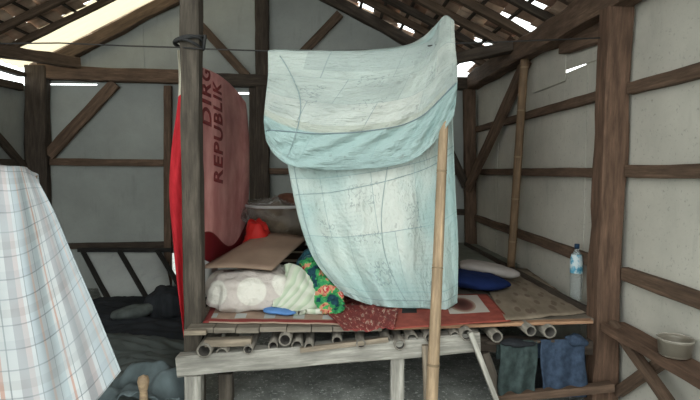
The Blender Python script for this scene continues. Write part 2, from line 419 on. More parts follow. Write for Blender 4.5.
Bv('wall_post', 168, 288, 168, 86, 7, .07, M['rail'], 'thin brown back wall post beside the red cloth')
Bv('wall_post', 254, 288, 254, 88, 9, .07, M['dark'], 'thin dark back wall post at the right edge of the pink banner')
Bv('wall_post', 264, 288, 262, -30, 13, .11, M['dark'], 'dark king post rising to the ridge above the back wall')
Bv('wall_post', 471, 288, 469, 84, 11, .10, M['rail'], 'brown corner post where the back and right walls meet')
Bv('wall_brace', 115, 83, 49, 155, 11, .06, M['rail'], 'brown diagonal brace on the left back wall', 'brace')
Bv('gable_strut', 201, 26, 247, 76, 8, .06, M['rafter'], 'short diagonal strut left of the king post', 'strut')
Bv('gable_strut', 340, 14, 284, 72, 8, .06, M['rafter'], 'short diagonal strut right of the king post', 'strut')
Bv('wall_brace', 444, 140, 466, 186, 8, .05, M['dark'], 'short dark brace on the back wall right of the hanging sheet', 'brace', Y=6.38)
# left wall timbers
beam('wall_plate', (XL+.05, .9, 2.67), (XL+.05, 6.36, 2.68), .10, .05, M['dark'], 'dark wall plate on top of the left wall', 'beam')
beam('purlin', at(-30, 46, 5.3), at(78, 63, 6.3), .11, .13, M['rafter'], 'brown log over the left corner carrying the rafter ends', 'beam', rough=.1)
beam('wall_rail', (XL+.04, 3.2, 2.40), (XL+.04, 6.35, 2.53), .06, .09, M['dark'], 'dark upper rail along the left wall', 'rail')
beam('wall_brace', (XL+.06, 5.2, 2.35), (XL+.06, 6.32, 1.55), .05, .09, M['dark'], 'dark diagonal brace on the left wall beside the corner post', 'brace')
beam('wall_rail', (XL+.04, 3.2, 1.6), (XL+.04, 6.32, 1.6), .06, .08, M['dark'], 'dark middle rail along the left wall behind the plaid cloth', 'rail')

# right wall timbers
beam('wall_plate', (XR-.09, 1.2, 2.60), (XR-.09, 6.36, 2.63), .15, .19, M['rail'], 'thick brown wall plate along the top of the right wall', 'beam', rough=.1)
beam('plank', (XR-.04, 3.22, 2.44), (XR-.05, 4.0, 2.50), .03, .13, M['rail'], 'short rough plank nailed under the wall plate beside the big post', 'plank', rough=.15)
beam('purlin', at(424, 66, 5.3), at(514, 46, 4.75), .10, .10, M['dark'], 'dark log running from above the hanging sheet to the right wall plate', 'beam', rough=.12)
beam('house_post', at(600, 408, 3.15), at(617, -22, 3.15), .155, .14, M['red_post'], 'thick reddish brown post standing at the right wall', 'post', rough=.10)
def rail(y0, y1, z0, z1, h, mat, label, d=.05):
    return beam('wall_rail', (XR-.002-d/2, y0, z0), (XR-.002-d/2, y1, z1), d, h, mat, label, 'rail')
rail(3.24, 6.35, 2.02, 2.03, .07, M['rail'], 'upper rail of the right wall beyond the big post')
rail(1.3, 3.07, 2.00, 2.01, .075, M['rail'], 'upper rail of the right wall in front of the big post')
rail(3.24, 6.35, 1.49, 1.49, .07, M['rail'], 'middle rail of the right wall beyond the big post')
rail(1.3, 3.07, 1.49, 1.50, .075, M['rail'], 'middle rail of the right wall in front of the big post')
rail(3.24, 6.35, .86, .90, .08, M['rail'], 'lower rail of the right wall behind the water bottle')
rail(1.3, 3.07, .845, .85, .085, M['rail'], 'lower rail of the right wall above the plastic tub')
beam('wall_sill', (XR-.095, 1.2, .505), (XR-.095, 3.06, .515), .16, .055, M['red_post'], 'thick sill beam of the right wall carrying the plastic tub', 'beam', rough=.08)
beam('wall_brace', atX(612, 324, XR-.13), atX(674, 410, XR-.13), .05, .06, M['rail'], 'diagonal brace sloping down from the sill in front of the big post', 'brace')
beam('wall_brace', atX(618, 392, XR-.06), atX(672, 356, XR-.06), .05, .06, M['rail'], 'short brace rising behind the sloping brace under the sill', 'brace')
beam('wall_brace', at(527, 60, 4.75), at(468, 188, 6.25), .06, .13, M['rail'], 'long brown diagonal brace on the right wall beside the bamboo upright', 'brace')
pole('bamboo_post', (XR-.165, 4.70, .575), at(525, 54, 4.62), .038, M['bamboo_dark'], 'brown bamboo upright standing on the bed edge at the right wall', 'post', gap=.42)

# left front post
fp = beam('house_post', at(196, 412, 3.17), at(191, -25, 3.17), .112, .12, M['post'], 'grey weathered post at the left front corner of the bed', 'post', rough=.06)
beam('house_post', (-2.15, 1.95, 0), (-2.15, 1.95, 3.55), .12, .12, M['post'], 'post left of the plaid cloth', 'post') if False else None

# wire and its knot
ends = [V((XL+.02, 3.17, 2.24)), at(60, 43, 3.17), at(130, 46, 3.17), at(181, 47.5, 3.12)]
tube('clothes_wire', ends+[at(190, 48, 3.095), at(205, 49, 3.12), at(268, 51, 3.24), at(330, 51, 3.25), at(400, 49.5, 3.25), at(444, 44, 3.20), at(600, 38, 3.08)], .0045, M['wire'], None,
     'thin dark wire strung across the hut past the front post, holding the sheet', 'wire')
rp = []
c = at(190, 43, 3.17)
for i in range(90):
    a = i/90*2*PI*3; k = .088+.006*math.sin(i*.7); rp.append((c.x+k*math.cos(a), c.y+k*math.sin(a), c.z+.03-.05*i/90+.022*math.sin(a+i*.05)))
rp += [(c.x+.10, c.y-.07, c.z-.05), (c.x+.115, c.y-.08, c.z+.03)]
tube('rope_binding', rp, .009, M['rope'], None, 'dark rope wound around the grey front post where the wire passes', 'rope')

# ------------------------------------------------------------------ bed
bed = empty('bamboo_bed', (.4, 4.6, 0), 'wide raised bamboo and plank sleeping platform filling the right half of the hut', 'bed')
ZB = .545
# front beam (pale, slightly crooked) and its dark continuation
beam('front_beam', at(179, 364, 3.08), at(478, 340, 3.08), .11, .125, M['pale'], parent=bed, rough=.07)
beam('front_beam', at(474, 342, 3.16), at(590, 346, 3.16), .08, .09, M['dark'], parent=bed, rough=.07)
beam('back_beam', (-.9, 6.2, .43), (1.7, 6.2, .43), .10, .1, M['dark'], parent=bed)
beam('back_beam', (-.9, 4.7, .43), (1.7, 4.7, .43), .10, .1, M['dark'], parent=bed)
for (x, y0, dpt, wd, m_) in ((194, 374, 3.06, .10, 'pale'), (226, 372, 3.22, .09, 'post'), (397, 352, 3.10, .085, 'pale')):
    p = at(x, y0, dpt); beam('leg', (p.x, dpt, 0), (p.x, dpt, p.z), wd, .08, M[m_], parent=bed, rough=.05)
for x, y in ((-.85, 6.2), (1.65, 6.2), (-.85, 4.7), (1.65, 4.7), (.4, 6.2), (.4, 4.7)):
    beam('leg', (x, y, 0), (x, y, .39), .08, .08, M['dark'], parent=bed)
joists = [(204, 351, .046), (222, 354, .040), (248, 350, .030), (273, 346, .031), (285, 340, .040), (297, 346, .038), (309, 347, .028), (337, 341, .032), (361, 344, .030), (386, 341, .034), (400, 345, .036),
          (412, 339, .038), (430, 338, .032), (455, 336, .031), (467, 335, .040), (497, 337, .038), (531, 331, .034), (550, 332, .042)]
for i, (x, y, r) in enumerate(joists):
    p = at(x, y, 3.03 if i % 2 else 2.99)
    zz = p.z
    pole('joist', (p.x, p.y, zz), (p.x+(.03*((i*7) % 5-2)), 6.28, .485), r, M['bamboo_grey'], parent=bed, hollow=True, gap=.5)
beam('side_rail', (1.705, 3.20, .567), (1.705, 6.3, .567), .035, .045, M['dark'], parent=bed, rough=.1)
# deck of boards
bm = bmesh.new(); rnd = random.Random(11); x = -.885
while x < 1.72:
    wd = rnd.uniform(.13, .2); x1 = min(x+wd, 1.74); f0 = 3.02+rnd.uniform(-.012, .012)
    if x1 > .48: f0 = 3.13
    r_ = bmesh.ops.create_cube(bm, size=1)['verts']
    for v in r_: v.co = V(((x+x1)/2+v.co.x*(x1-x-.006), (f0+6.38)/2+v.co.y*(6.38-f0), ZB-.015+v.co.z*.030+.002*rnd.random()))
    x = x1
from_bm('deck', bm, M['deck'], None, bed, False)
# light front edging planks
p = at(184, 331, 3.09); q_ = at(372, 338, 3.07)
beam('edge_plank', (p.x+.03, 3.0, .528), (p.x+.16, 3.0, .528), .03, .03, M['plankedge'], parent=bed, rough=.05)
beam('edge_plank', at(206, 342, 3.04), at(252, 341, 3.04), .07, .045, M['plankedge'], parent=bed, rough=.05)
beam('edge_plank', at(300, 350, 3.00), at(388, 339, 3.02), .03, .03, M['plankedge'], parent=bed, rough=.05)
s = NT('orange_plywood_edge'); s.col(s.ramp(s.noise(s.coord(scale=(.3, 1, 4)), 20), [(.3, (.22, .12, .07)), (.7, (.42, .25, .15))])); M['ply'] = s.m
beam('edge_plank', (.38, 3.07, .522), (1.66, 3.10, .540), .05, .022, M['ply'], parent=bed, rough=.05)

# floor coverings on the bed, each a thin sheet with its own weave
def sheet(name, corners, z, mat, label, cat='mat', amp=.004, fr=5, nu=40, nv=24, th=.004, drop=0):
    A, B_, C, D = [atZ(x, y, z) for x, y in corners]      # front-left, front-right, back-right, back-left
    CNT[0] += 1; sd = CNT[0]
    def f(u, v):
        p = (A*(1-u)+B_*u)*(1-v)+(D*(1-u)+C*u)*v
        h = amp*(1+noise.noise(V((p.x*fr, p.y*fr, sd)))*1.2+.6*noise.noise(V((p.x*fr*3, p.y*fr*3, sd))))
        return V((p.x, p.y, z+th+abs(h)))
    return grid(name, f, nu, nv, mat, th, None, label, cat)
s = NT('beige_mat_red_border'); u, v = s.uv()
k = s.math('FRACT', s.math('MULTIPLY', u, 5.0)); sq = s.math('MULTIPLY', s.math('LESS_THAN', k, .38), s.math('MULTIPLY', s.math('GREATER_THAN', v, .10), s.math('LESS_THAN', v, .20)))
base = s.ramp(s.noise(s.coord('UV'), 8), [(.3, (.27, .19, .14)), (.7, (.40, .29, .22))])
c_ = s.mix(sq, base, (.42, .44, .42)); bd = s.math('MAXIMUM', s.math('MULTIPLY', s.math('LESS_THAN', v, .078), s.math('GREATER_THAN', v, .02)), s.math('LESS_THAN', u, .04))
s.col(s.mix(bd, c_, (.23, .04, .035))); M['mat1'] = s.m
sheet('floor_mat', [(203, 324), (352, 326), (352, 286), (222, 286)], ZB+.0, M['mat1'], 'beige mat with pale squares and a red border under the pillow', amp=.004)
s = NT('red_floral_cloth'); f_ = s.noise(s.coord('UV', (2, 1, 1)), 9, 5, .7)
s.col(s.ramp(f_, [(.40, (.17, .035, .032)), (.52, (.28, .06, .05)), (.585, (.42, .32, .25)), (.66, (.20, .05, .045))], 'CONSTANT')); M['redfl'] = s.m
sheet('floor_mat', [(345, 334), (394, 331), (402, 298), (312, 300)], ZB+.004, M['redfl'], 'crumpled red patterned cloth lying under the bottom of the hanging sheet', 'cloth', amp=.014, fr=16)
s = NT('red_mat_white_field'); u, v = s.uv()
fld = s.rect(u, v, .50, .88, .30, .95)
dx = s.math('DIVIDE', s.math('SUBTRACT', u, .66), .13); dy = s.math('DIVIDE', s.math('SUBTRACT', v, .60), .26)
el = s.math('ADD', s.math('MULTIPLY', dx, dx), s.math('MULTIPLY', dy, dy))
c_ = s.mix(fld, s.ramp(s.noise(s.coord('UV'), 10), [(.3, (.22, .045, .035)), (.7, (.33, .08, .055))]), (.50, .46, .41))
c_ = s.mix(s.math('LESS_THAN', el, 1.0), c_, s.ramp(el, [(0, (.06, .02, .015)), (.5, (.16, .06, .05)), (.9, (.36, .26, .20))]))
c_ = s.mix(s.rect(u, v, .06, .20, .38, .62), c_, (.02, .02, .02)); c_ = s.mix(s.rect(u, v, .20, .46, .52, .62), c_, (.04, .03, .03))
s.col(c_); M['mat2'] = s.m
sheet('floor_mat', [(393, 330), (511, 322), (487, 295), (398, 296)], ZB+.004, M['mat2'], 'red mat with a white square holding a brown oval, at the bed front', amp=.003)
s = NT('brown_woven_mat'); co = s.coord('UV', (1, 1, 1)); ck = s.n('ShaderNodeTexVoronoi'); s.put(ck.inputs['Vector'], co); ck.inputs['Scale'].default_value = 9
s.col(s.mix(s.ramp(ck.outputs[0], [(.28, (1, 1, 1)), (.34, (0, 0, 0))]), s.ramp(s.noise(co, 5), [(.3, (.16, .125, .09)), (.7, (.28, .23, .17))]), (.15, .11, .08))); M['mat3'] = s.m
sheet('floor_mat', [(506, 322), (590, 314), (527, 270), (474, 268)], ZB+.001, M['mat3'], 'brown woven mat on the right front of the bed', amp=.006, fr=6)
M['mat4'] = simple('grey_green_mat', (.16, .17, .145), .9, .2, 5)
sheet('floor_mat', [(440, 268), (522, 266), (474, 239), (440, 239)], ZB+.0, M['mat4'], 'dull grey green mat at the far end of the bed', amp=.005)

# ------------------------------------------------------------------ things on the bed
def zs(x, y, z=ZB): return atZ(x, y, z)
# pillow / folded quilt with circles
s = NT('white_quilt_circles'); co = s.coord('Object', (1, 1, 1)); vo = s.n('ShaderNodeTexVoronoi'); s.put(vo.inputs['Vector'], co); vo.inputs['Scale'].default_value = 4.2; vo.inputs['Randomness'].default_value = .35
s.col(s.ramp(vo.outputs[0], [(0, (.66, .64, .57)), (.38, (.64, .62, .55)), (.42, (.50, .45, .41)), (1, (.52, .47, .43))])); s.b.inputs['Roughness'].default_value = .95; s.bump(s.noise(s.coord(), 9, 4), .8, .05); M['quilt'] = s.m
c = at(250, 284, 3.55)
qlt = blob('folded_quilt', (c.x+.01, 3.52, ZB+.13), (.60, .50, .27), M['quilt'], (0, -.05, .1), n1=3.2, n2=3.2, crump=.16, cs=7, label='white quilt with round motifs folded into a thick cushion under the board', cat='quilt', ridge=.05)
# tan board
s = NT('brown_hardboard'); s.col(s.ramp(s.noise(s.coord(), 4, 5), [(.3, (.21, .145, .105)), (.7, (.30, .215, .155))])); s.b.inputs['Roughness'].default_value = .6; M['hard'] = s.m
A, B_, C, D = at(201, 268, 3.38), at(272, 270, 3.34), at(307, 238, 4.05), at(262, 233, 4.2)
brd = grid('hardboard_sheet', lambda u, v: (A*(1-u)+B_*u)*(1-v)+(D*(1-u)+C*u)*v+V((0, 0, .012*math.sin(u*PI))), 12, 10, M['hard'], .012, None, 'thin brown hardboard sheet lying on top of the white quilt', 'board')
# blue cloth, pale green striped cloth, floral bundle
M['blue'] = cloth('blue_cloth', (.10, .22, .46))
c = zs(283, 312)
blob('folded_cloth', (c.x, 3.31, ZB+.032), (.26, .20, .05), M['blue'], (0, .0, -.35), n1=3, n2=2, crump=.12, cs=9, label='light blue cloth poking out under the pale green striped cloth', cat='cloth')
s = NT('pale_green_stripes'); u, v = s.uv(); k = s.math('FRACT', s.math('MULTIPLY', s.math('ADD', u, s.math('MULTIPLY', v, .3)), 7))
s.col(s.ramp(k, [(0, (.50, .55, .42)), (.45, (.36, .44, .32)), (.55, (.54, .56, .47))])); M['green'] = s.m
gf = coons([(286, 264), (299, 268), (312, 280), (328, 296)], [(272, 306), (288, 312), (308, 316), (330, 315)], [(286, 264), (284, 285), (272, 306)], [(328, 296), (332, 304), (330, 315)])
def greenf(u, v):
    p = gf(u, v); q = at(p.x, p.y, 3.50-.22*v-.04*math.sin(u*PI)+.014*math.sin(u*14+v*5)+.02*noise.noise(V((u*5, v*5, 0)))); q.z = max(q.z, ZB+.03); return q
grid('folded_cloth', greenf, 50, 50, M['green'], .035, None, 'pale green striped cloth slumped beside the white quilt', 'cloth')
s = NT('multicolour_floral'); co = s.coord('Object', (1, 1, 1)); nz = s.noise(co, 10, 3)
s.col(s.ramp(nz, [(.3, (.01, .05, .07)), (.42, (.03, .22, .08)), (.49, (.07, .33, .10)), (.53, (.52, .24, .14)), (.59, (.45, .04, .05)), (.63, (.55, .36, .26)), (.69, (.05, .16, .18))], 'CONSTANT')); M['floral'] = s.m
flf = coons([(300, 262), (312, 258), (326, 268)], [(322, 312), (332, 316), (343, 309)], [(300, 262), (308, 280), (314, 298), (322, 312)], [(326, 268), (336, 282), (342, 296), (343, 309)])
def florf(u, v):
    p = flf(u, v); q = at(p.x, p.y, 3.56-.30*v-.04*math.sin(u*PI)+.03*noise.noise(V((u*5, v*9, 4)))+.02*noise.noise(V((u*12, v*20, 4)))); q.z = max(q.z, ZB+.03); return q
grid('floral_cloth', florf, 40, 50, M['floral'], .03, None, 'crumpled cloth with green, red and orange flowers beside the hanging sheet', 'cloth')
s = NT('dark_teal_floral'); nz = s.noise(s.coord(), 16, 3); s.col(s.ramp(nz, [(.4, (.015, .06, .085)), (.52, (.03, .12, .15)), (.6, (.14, .24, .26)), (.66, (.02, .05, .09))], 'CONSTANT')); M['teal'] = s.m
blob('dark_cloth_bundle', (at(311, 266, 3.62).x, 3.72, ZB+.20), (.26, .36, .40), M['teal'], (0, .45, .1), n1=2.3, n2=2.2, crump=.2, cs=8, label='dark teal patterned cloth heaped between the board and the hanging sheet', cat='cloth', ridge=.15)
# clear plastic-wrapped basket, red bag, maroon cloth
s = NT('clear_plastic_film'); s.b.inputs['Base Color'].default_value = (.8, .8, .78, 1); s.b.inputs['Roughness'].default_value = .18; s.b.inputs['Transmission Weight'].default_value = .75; s.b.inputs['IOR'].default_value = 1.2; s.b.inputs['Specular IOR Level'].default_value = .8; s.b.inputs['Alpha'].default_value = .38
M['film'] = s.m
M['wicker'] = simple('olive_brown_contents', (.13, .10, .07), .7, .4, 12)
M['brownbag'] = simple('brown_clothing', (.15, .065, .04), .7, .3, 12)
c = at(281, 222, 4.55)
crt = empty('wooden_crate', (c.x, 4.6, ZB), 'low dark wooden crate carrying the plastic-covered basin', 'crate')
for k in range(3): box('side_slat', (c.x-.25, 4.37, ZB+.02+.08*k), (c.x+.25, 4.385, ZB+.075+.08*k), M['dark'], crt)
for k in range(3): box('side_slat', (c.x-.25, 4.815, ZB+.02+.08*k), (c.x+.25, 4.83, ZB+.075+.08*k), M['dark'], crt)
for k in (-1, 1): box('end_board', (c.x+k*.25-.01, 4.37, ZB+.01), (c.x+k*.25+.01, 4.83, ZB+.25), M['dark'], crt)
bsk = empty('plastic_wrapped_basin', (c.x, 4.6, ZB+.25), 'wide basin of brown goods under clear plastic, behind the brown board', 'basin')
M['rim'] = simple('dull_white_plastic', (.48, .48, .46), .35, .1, 5, 0)
lathe('basin', [(.16, .0), (.21, .02), (.27, .22), (.30, .36), (.315, .385), (.325, .38), (.31, .35), (.28, .22), (.22, .03), (.0, .03)], (c.x, 4.6, ZB+.255), M['wicker'], bsk)
lathe('rim', [(.312, .375), (.33, .378), (.335, .392), (.325, .402), (.312, .398), (.308, .385), (.312, .375)], (c.x, 4.6, ZB+.255), M['rim'], bsk)
blob('contents', (c.x+.02, 4.6, ZB+.49), (.46, .46, .40), M['wicker'], crump=.15, cs=8, parent=bsk, ridge=.15)
blob('plastic_cover', (c.x+.0, 4.58, ZB+.56), (.74, .68, .36), M['film'], crump=.28, cs=7, parent=bsk, ridge=.3)
blob('brown_bag', (c.x+.13, 4.5, ZB+.69), (.30, .26, .11), M['brownbag'], (0, .25, .2), crump=.15, cs=9, label='brown bag lying on the plastic-covered basin beside the hanging sheet', cat='bag')
M['red'] = cloth('bright_red_plastic', (.42, .022, .018), rough=.5)
blob('red_bag', (at(256, 236, 4.05).x, 4.12, ZB+.28), (.22, .22, .54), M['red'], (0, 0, .3), n1=2.6, n2=3.6, crump=.2, cs=9, label='bright red plastic bag standing behind the brown board', cat='bag', ridge=.1)
M['white'] = cloth('dull_white_cloth', (.42, .42, .40))
blob('white_bundle', (at(209, 255, 3.95).x, 3.95, ZB+.20), (.13, .2, .38), M['white'], (0, .06, 0), crump=.08, label='small grey white bundle standing beside the front post under the banner', cat='bundle')
M['navy'] = cloth('navy_cloth', (.010, .020, .075))
blob('navy_bag', (zs(477, 295).x+.02, 3.93, ZB+.085), (.52, .42, .13), M['navy'], (0, .10, .0), n1=2.5, n2=2, crump=.2, cs=6, label='navy blue cushion lying right of the hanging sheet', cat='cushion')
M['pillow'] = cloth('greyish_pillow', (.34, .31, .29))
blob('white_pillow', (at(486, 272, 4.25).x+.02, 4.28, ZB+.105), (.50, .28, .10), M['pillow'], (0, .14, -.15), n1=3.6, n2=2.4, crump=.12, cs=5, label='greyish white pillow resting behind the navy cushion', cat='pillow')

# water bottle
s = NT('clear_bottle_plastic'); s.b.inputs['Base Color'].default_value = (.85, .9, .9, 1); s.b.inputs['Roughness'].default_value = .12; s.b.inputs['Transmission Weight'].default_value = .85; s.b.inputs['IOR'].default_value = 1.3; M['pet'] = s.m
bc = V((1.625, 3.30, ZB+.012)); bc.x = 1.785
bt = empty('water_bottle', (bc.x, 3.56, bc.z), 'clear plastic water bottle with blue label and dark cap beside the big right post', 'bottle')
H = .38
lathe('body', [(0, 0), (.035, .0), (.042, .008), (.042, .06), (.039, .075), (.042, .09), (.042, .15), (.040, .165), (.043, .18), (.043, .25), (.040, .275), (.030, .31), (.016, .33), (.0145, .35)], (bc.x, 3.56, bc.z), M['pet'], bt)
s = NT('blue_white_label'); nz = s.noise(s.coord(scale=(1, 1, 1)), 18, 3); s.col(s.ramp(nz, [(.35, (.03, .16, .30)), (.48, (.12, .38, .52)), (.56, (.60, .70, .72))])); s.b.inputs['Roughness'].default_value = .4; M['lab'] = s.m
lathe('label_band', [(.0438, .182), (.0445, .184), (.0445, .262), (.041, .285), (.036, .305)], (bc.x, 3.56, bc.z), M['lab'], bt)
M['cap'] = simple('dark_blue_cap', (.02, .05, .10), .4, .1, 5, 0)
lathe('cap', [(0, .375), (.016, .375), (.018, .37), (.018, .345), (.0, .345)], (bc.x, 3.56, bc.z), M['cap'], bt)

for ch in [o for o in bpy.data.objects if o.parent == bt]:
    for v in ch.data.vertices: v.co.z *= 1.1
# plastic tub on the sill
tc = atZ(677, 350, .545); tx = XR-.105
tb = empty('plastic_tub', (tx, 2.48, .535), 'cloudy round plastic tub standing on the sill of the right wall', 'tub')
s = NT('cloudy_plastic'); s.b.inputs['Base Color'].default_value = (.27, .24, .19, 1); s.b.inputs['Roughness'].default_value = .3; s.b.inputs['Transmission Weight'].default_value = .35; M['cloudy'] = s.m
lathe('tub_body', [(0, .0), (.064, .0), (.072, .006), (.078, .072), (.081, .088), (.084, .088), (.084, .080), (.0805, .078), (.0745, .012), (.0, .006)], (tx, 2.48, .545), M['cloudy'], tb)
M['cloudrim'] = simple('pale_plastic_rim', (.30, .275, .23), .35, .1, 5, 0)
lathe('rim', [(.081, .087), (.086, .087), (.087, .094), (.081, .095), (.080, .09), (.081, .087)], (tx, 2.48, .545), M['cloudrim'], tb)

# ------------------------------------------------------------------ hanging sheet on the bamboo pole
def sheet_mat(name, flap):
    s = NT(name); u, v = s.uv(); co = s.coord('UV', (1, 1, 1)); k = s.noise(co, 2.4, 3)
    wht, grn, teal, gry = (.60, .625, .575), (.50, .58, .54), (.33, .475, .465), (.36, .41, .39)
    br = s.n('ShaderNodeTexBrick'); s.put(br.inputs['Vector'], co); br.inputs['Scale'].default_value = 1.0; br.inputs['Mortar Size'].default_value = .0025
    br.inputs['Brick Width'].default_value = .26; br.inputs['Row Height'].default_value = .23; br.offset = .35
    br.inputs['Color1'].default_value = (*grn, 1); br.inputs['Color2'].default_value = (*wht, 1); br.inputs['Mortar'].default_value = (.30, .37, .37, 1); br.inputs['Mortar Smooth'].default_value = .8
    base = s.mix(s.ramp(k, [(.40, (0, 0, 0)), (.64, (.8, .8, .8))]), br.outputs['Color'], teal if not flap else gry)
    if flap:
        base = s.mix(s.math('MULTIPLY', s.math('GREATER_THAN', v, .69), .75), base, teal)
        base = s.mix(s.math('MULTIPLY', s.rect(u, v, -1, .9, .64, .70), .7), base, (.44, .47, .40))
        base = s.mix(s.math('MULTIPLY', s.rect(u, v, .12, .80, -1, .17), .5), base, (.34, .40, .39))
        pats = [(.13, .20, .30, .50), (.34, .46, .42, .52), (.70, .78, .30, .46), (.30, .40, .20, .30)]
    else:
        base = s.mix(s.ramp(v, [(.80, (0, 0, 0)), (.92, (.55, .55, .55))]), base, teal)
        pats = [(.30, .46, .50, .58), (.28, .44, .68, .73), (.34, .46, .80, .90), (.60, .70, .60, .72), (.12, .2, .62, .72), (.66, .74, .84, .9)]
    ln = s.math('LESS_THAN', s.math('ABSOLUTE', s.math('SUBTRACT', s.noise(co, 26, 2), .5)), .022)
    for p in pats: base = s.mix(s.math('MULTIPLY', s.math('MULTIPLY', ln, s.rect(u, v, *p)), .38), base, (.13, .17, .18))
    tx = s.math('MULTIPLY', s.math('LESS_THAN', s.math('FRACT', s.math('MULTIPLY', v, 62)), .35), s.math('GREATER_THAN', s.noise(s.coord('UV', (30, 4, 1)), 3, 2), .48))
    tx = s.math('MULTIPLY', tx, s.math('GREATER_THAN', s.noise(co, 5, 1), .55)); base = s.mix(s.math('MULTIPLY', tx, .16), base, (.2, .26, .27))
    s.col(s.mix(s.math('MULTIPLY', s.math('GREATER_THAN', s.noise(s.coord('UV', (1.6, 1, 1)), 11, 3), .69), .4), base, (.24, .26, .24)))
    s.b.inputs['Specular IOR Level'].default_value = .1
    s.bump(s.math('ADD', s.noise(s.coord('UV', (1, 2.2 if flap else .8, 1)), 9, 5, .65), s.math('MULTIPLY', s.noise(co, 34, 3), .4)), .8, .045); return s.m
M['aqua'] = sheet_mat('pale_aqua_printed_sheet', False); M['flap'] = sheet_mat('pale_aqua_sheet_band', True)
M['piping'] = cloth('grey_blue_seam', (.17, .23, .25)); M['hem'] = cloth('soft_grey_hem', (.30, .38, .38))
sh = empty('hanging_bedsheet', (at(370, 308, 3.3).x, 3.3, ZB), 'large pale aqua and white printed bedsheet hung over the wire as a curtain', 'bedsheet')
lowf = coons([(285, 52), (330, 53), (380, 52), (415, 48), (447, 40)],
             [(346, 294), (372, 304), (398, 307), (425, 308), (444, 310), (457, 303)],
             [(285, 52), (283, 100), (286, 150), (292, 188), (302, 230), (317, 264), (344, 295)],
             [(447, 40), (452, 80), (453, 130), (455, 185), (458, 245), (457, 303)])
def low(u, v):
    p = lowf(u, v)
    amp = .012+.035*v
    d = 3.315+.02*math.sin(u*9)+amp*math.sin(u*26+3*v+1.5*math.sin(v*4))*(.6+.4*math.sin(u*7))+.012*noise.noise(V((u*9, v*7, 1)))+.02*v
    d += .02*max(0, v-.85)*10*math.sin(u*14)*.3
    return at(p.x, p.y, d)
grid('lower_drape', low, 120, 90, M['aqua'], .004, sh)
upf = coons([(268, 51), (300, 51.5), (345, 52), (375, 51.5), (402, 49), (420, 45), (431, 39), (437, 29), (441, 19), (447, 15.5), (454, 21)],
            [(266, 140), (275, 155), (292, 166), (325, 170), (360, 169), (392, 166), (418, 157), (438, 138), (454, 116)],
            [(268, 51), (268, 75), (266, 95), (264, 120), (266, 140)],
            [(454, 21), (455, 45), (457, 65), (457, 88), (454, 116)])
def upr(u, v):
    p = upf(u, v)
    crease = .014*math.sin(u*11+2*v)+.016*noise.noise(V((u*6+v*5, v*4-u*3, 3)))+.010*noise.noise(V((u*16, v*9, 5)))+(.5+v)*.007*noise.noise(V((u*12+v*9, v*30-u*14, 8)))
    bulge = -.05*math.sin(min(1, v)*PI)**1.5-.02*v
    d = 3.215+bulge+crease-(.0 if u < .8 else (u-.8)*.48)*(1)
    w_ = max(0, 1-abs(v-.80-.05*math.sin(u*9))*6); d += .02*w_*math.sin(u*40+v*30)
    return at(p.x, p.y, d)
grid('upper_flap', upr, 120, 60, M['flap'], .004, sh)
grid('top_fold', lambda u, v: upr(u, 0)*(1-v)+low(u, 0)*v+V((0, 0, .012*math.sin(v*PI))), 60, 6, M['aqua'], .004, sh)
# dark seam line across the flap and hem piping, lower seams
def on(fn, pts, off=-.006): return [fn(a, b)+V((0, off, 0)) for a, b in pts]
tube('seam', on(upr, [(i/60, .69+.20*math.exp(-i/60*9)) for i in range(1, 60)]), .004, M['piping'], sh, seg=6)
tube('hem_piping', on(upr, [(.03+.17*math.sin(i/30*PI/2), i/30*.97) for i in range(2, 30)]), .0035, M['hem'], sh, seg=6)
tube('lower_seam', on(low, [(i/50, .53-.05*i/50) for i in range(1, 50)]), .003, M['hem'], sh, seg=6)
tube('lower_seam', on(low, [(.50+.06*math.sin(i/8), i/50) for i in range(20, 49)]), .0025, M['hem'], sh, seg=6)
tube('hem_piping', on(low, [(i/50, .955) for i in range(1, 50)]), .003, M['hem'], sh, seg=6)
tube('hem_piping', on(low, [(.045, i/50) for i in range(20, 49)]), .003, M['hem'], sh, seg=6)
# bamboo pole behind the flap and in front of the lower drape
p0 = at(431, 408, 2.88); p0.z = 0
pole('bamboo_pole', p0, at(448, 25, 3.26), .037, M['bamboo'], 'tall pale bamboo pole standing in front of the bed and propping up the sheet corner', 'pole', gap=.56, r1=.027, bend=.0)
beam('prop_stick', at(425, 345, 3.0), (at(427, 400, 3.0).x, 3.0, 0), .035, .03, M['plankedge'], 'thin split wooden stick upright behind the foot of the bamboo pole', 'stick')

# ------------------------------------------------------------------ red and white flag, pink banner
s = NT('red_white_flag_cloth'); u, v = s.uv(); f_ = s.math('GREATER_THAN', s.math('ADD', v, s.math('MULTIPLY', u, .06)), .225)
s.col(s.mix(f_, (.50, .47, .38), s.ramp(s.noise(s.coord('UV', (2, 6, 1)), 3), [(.35, (.36, .012, .018)), (.65, (.52, .025, .035))]))); M['flag'] = s.m
ff = coons([(177.5, 50), (189, 51)], [(184, 338), (192, 340)], [(177.5, 50), (179, 80), (177, 110), (171.5, 150), (169.5, 195), (173.5, 245), (178, 290), (184, 338)], [(189, 51), (190, 110), (190, 200), (191, 280), (192, 340)])
def flag(u, v):
    p = ff(u, v); return at(p.x, p.y, 3.28+.02*math.sin(u*7+v*5)+.01*math.sin(v*20))
grid('flag_cloth', flag, 16, 80, M['flag'], .004, None, 'narrow hanging cloth, white at the top and bright red below, left of the front post', 'flag')
s = NT('faded_pink_banner'); u, v = s.uv(); nz = s.noise(s.coord('UV', (3, 2, 1)), 2.5, 4)
edge = s.math('ADD', v, s.math('MULTIPLY', s.math('SINE', s.math('MULTIPLY', u, 7)), .035))
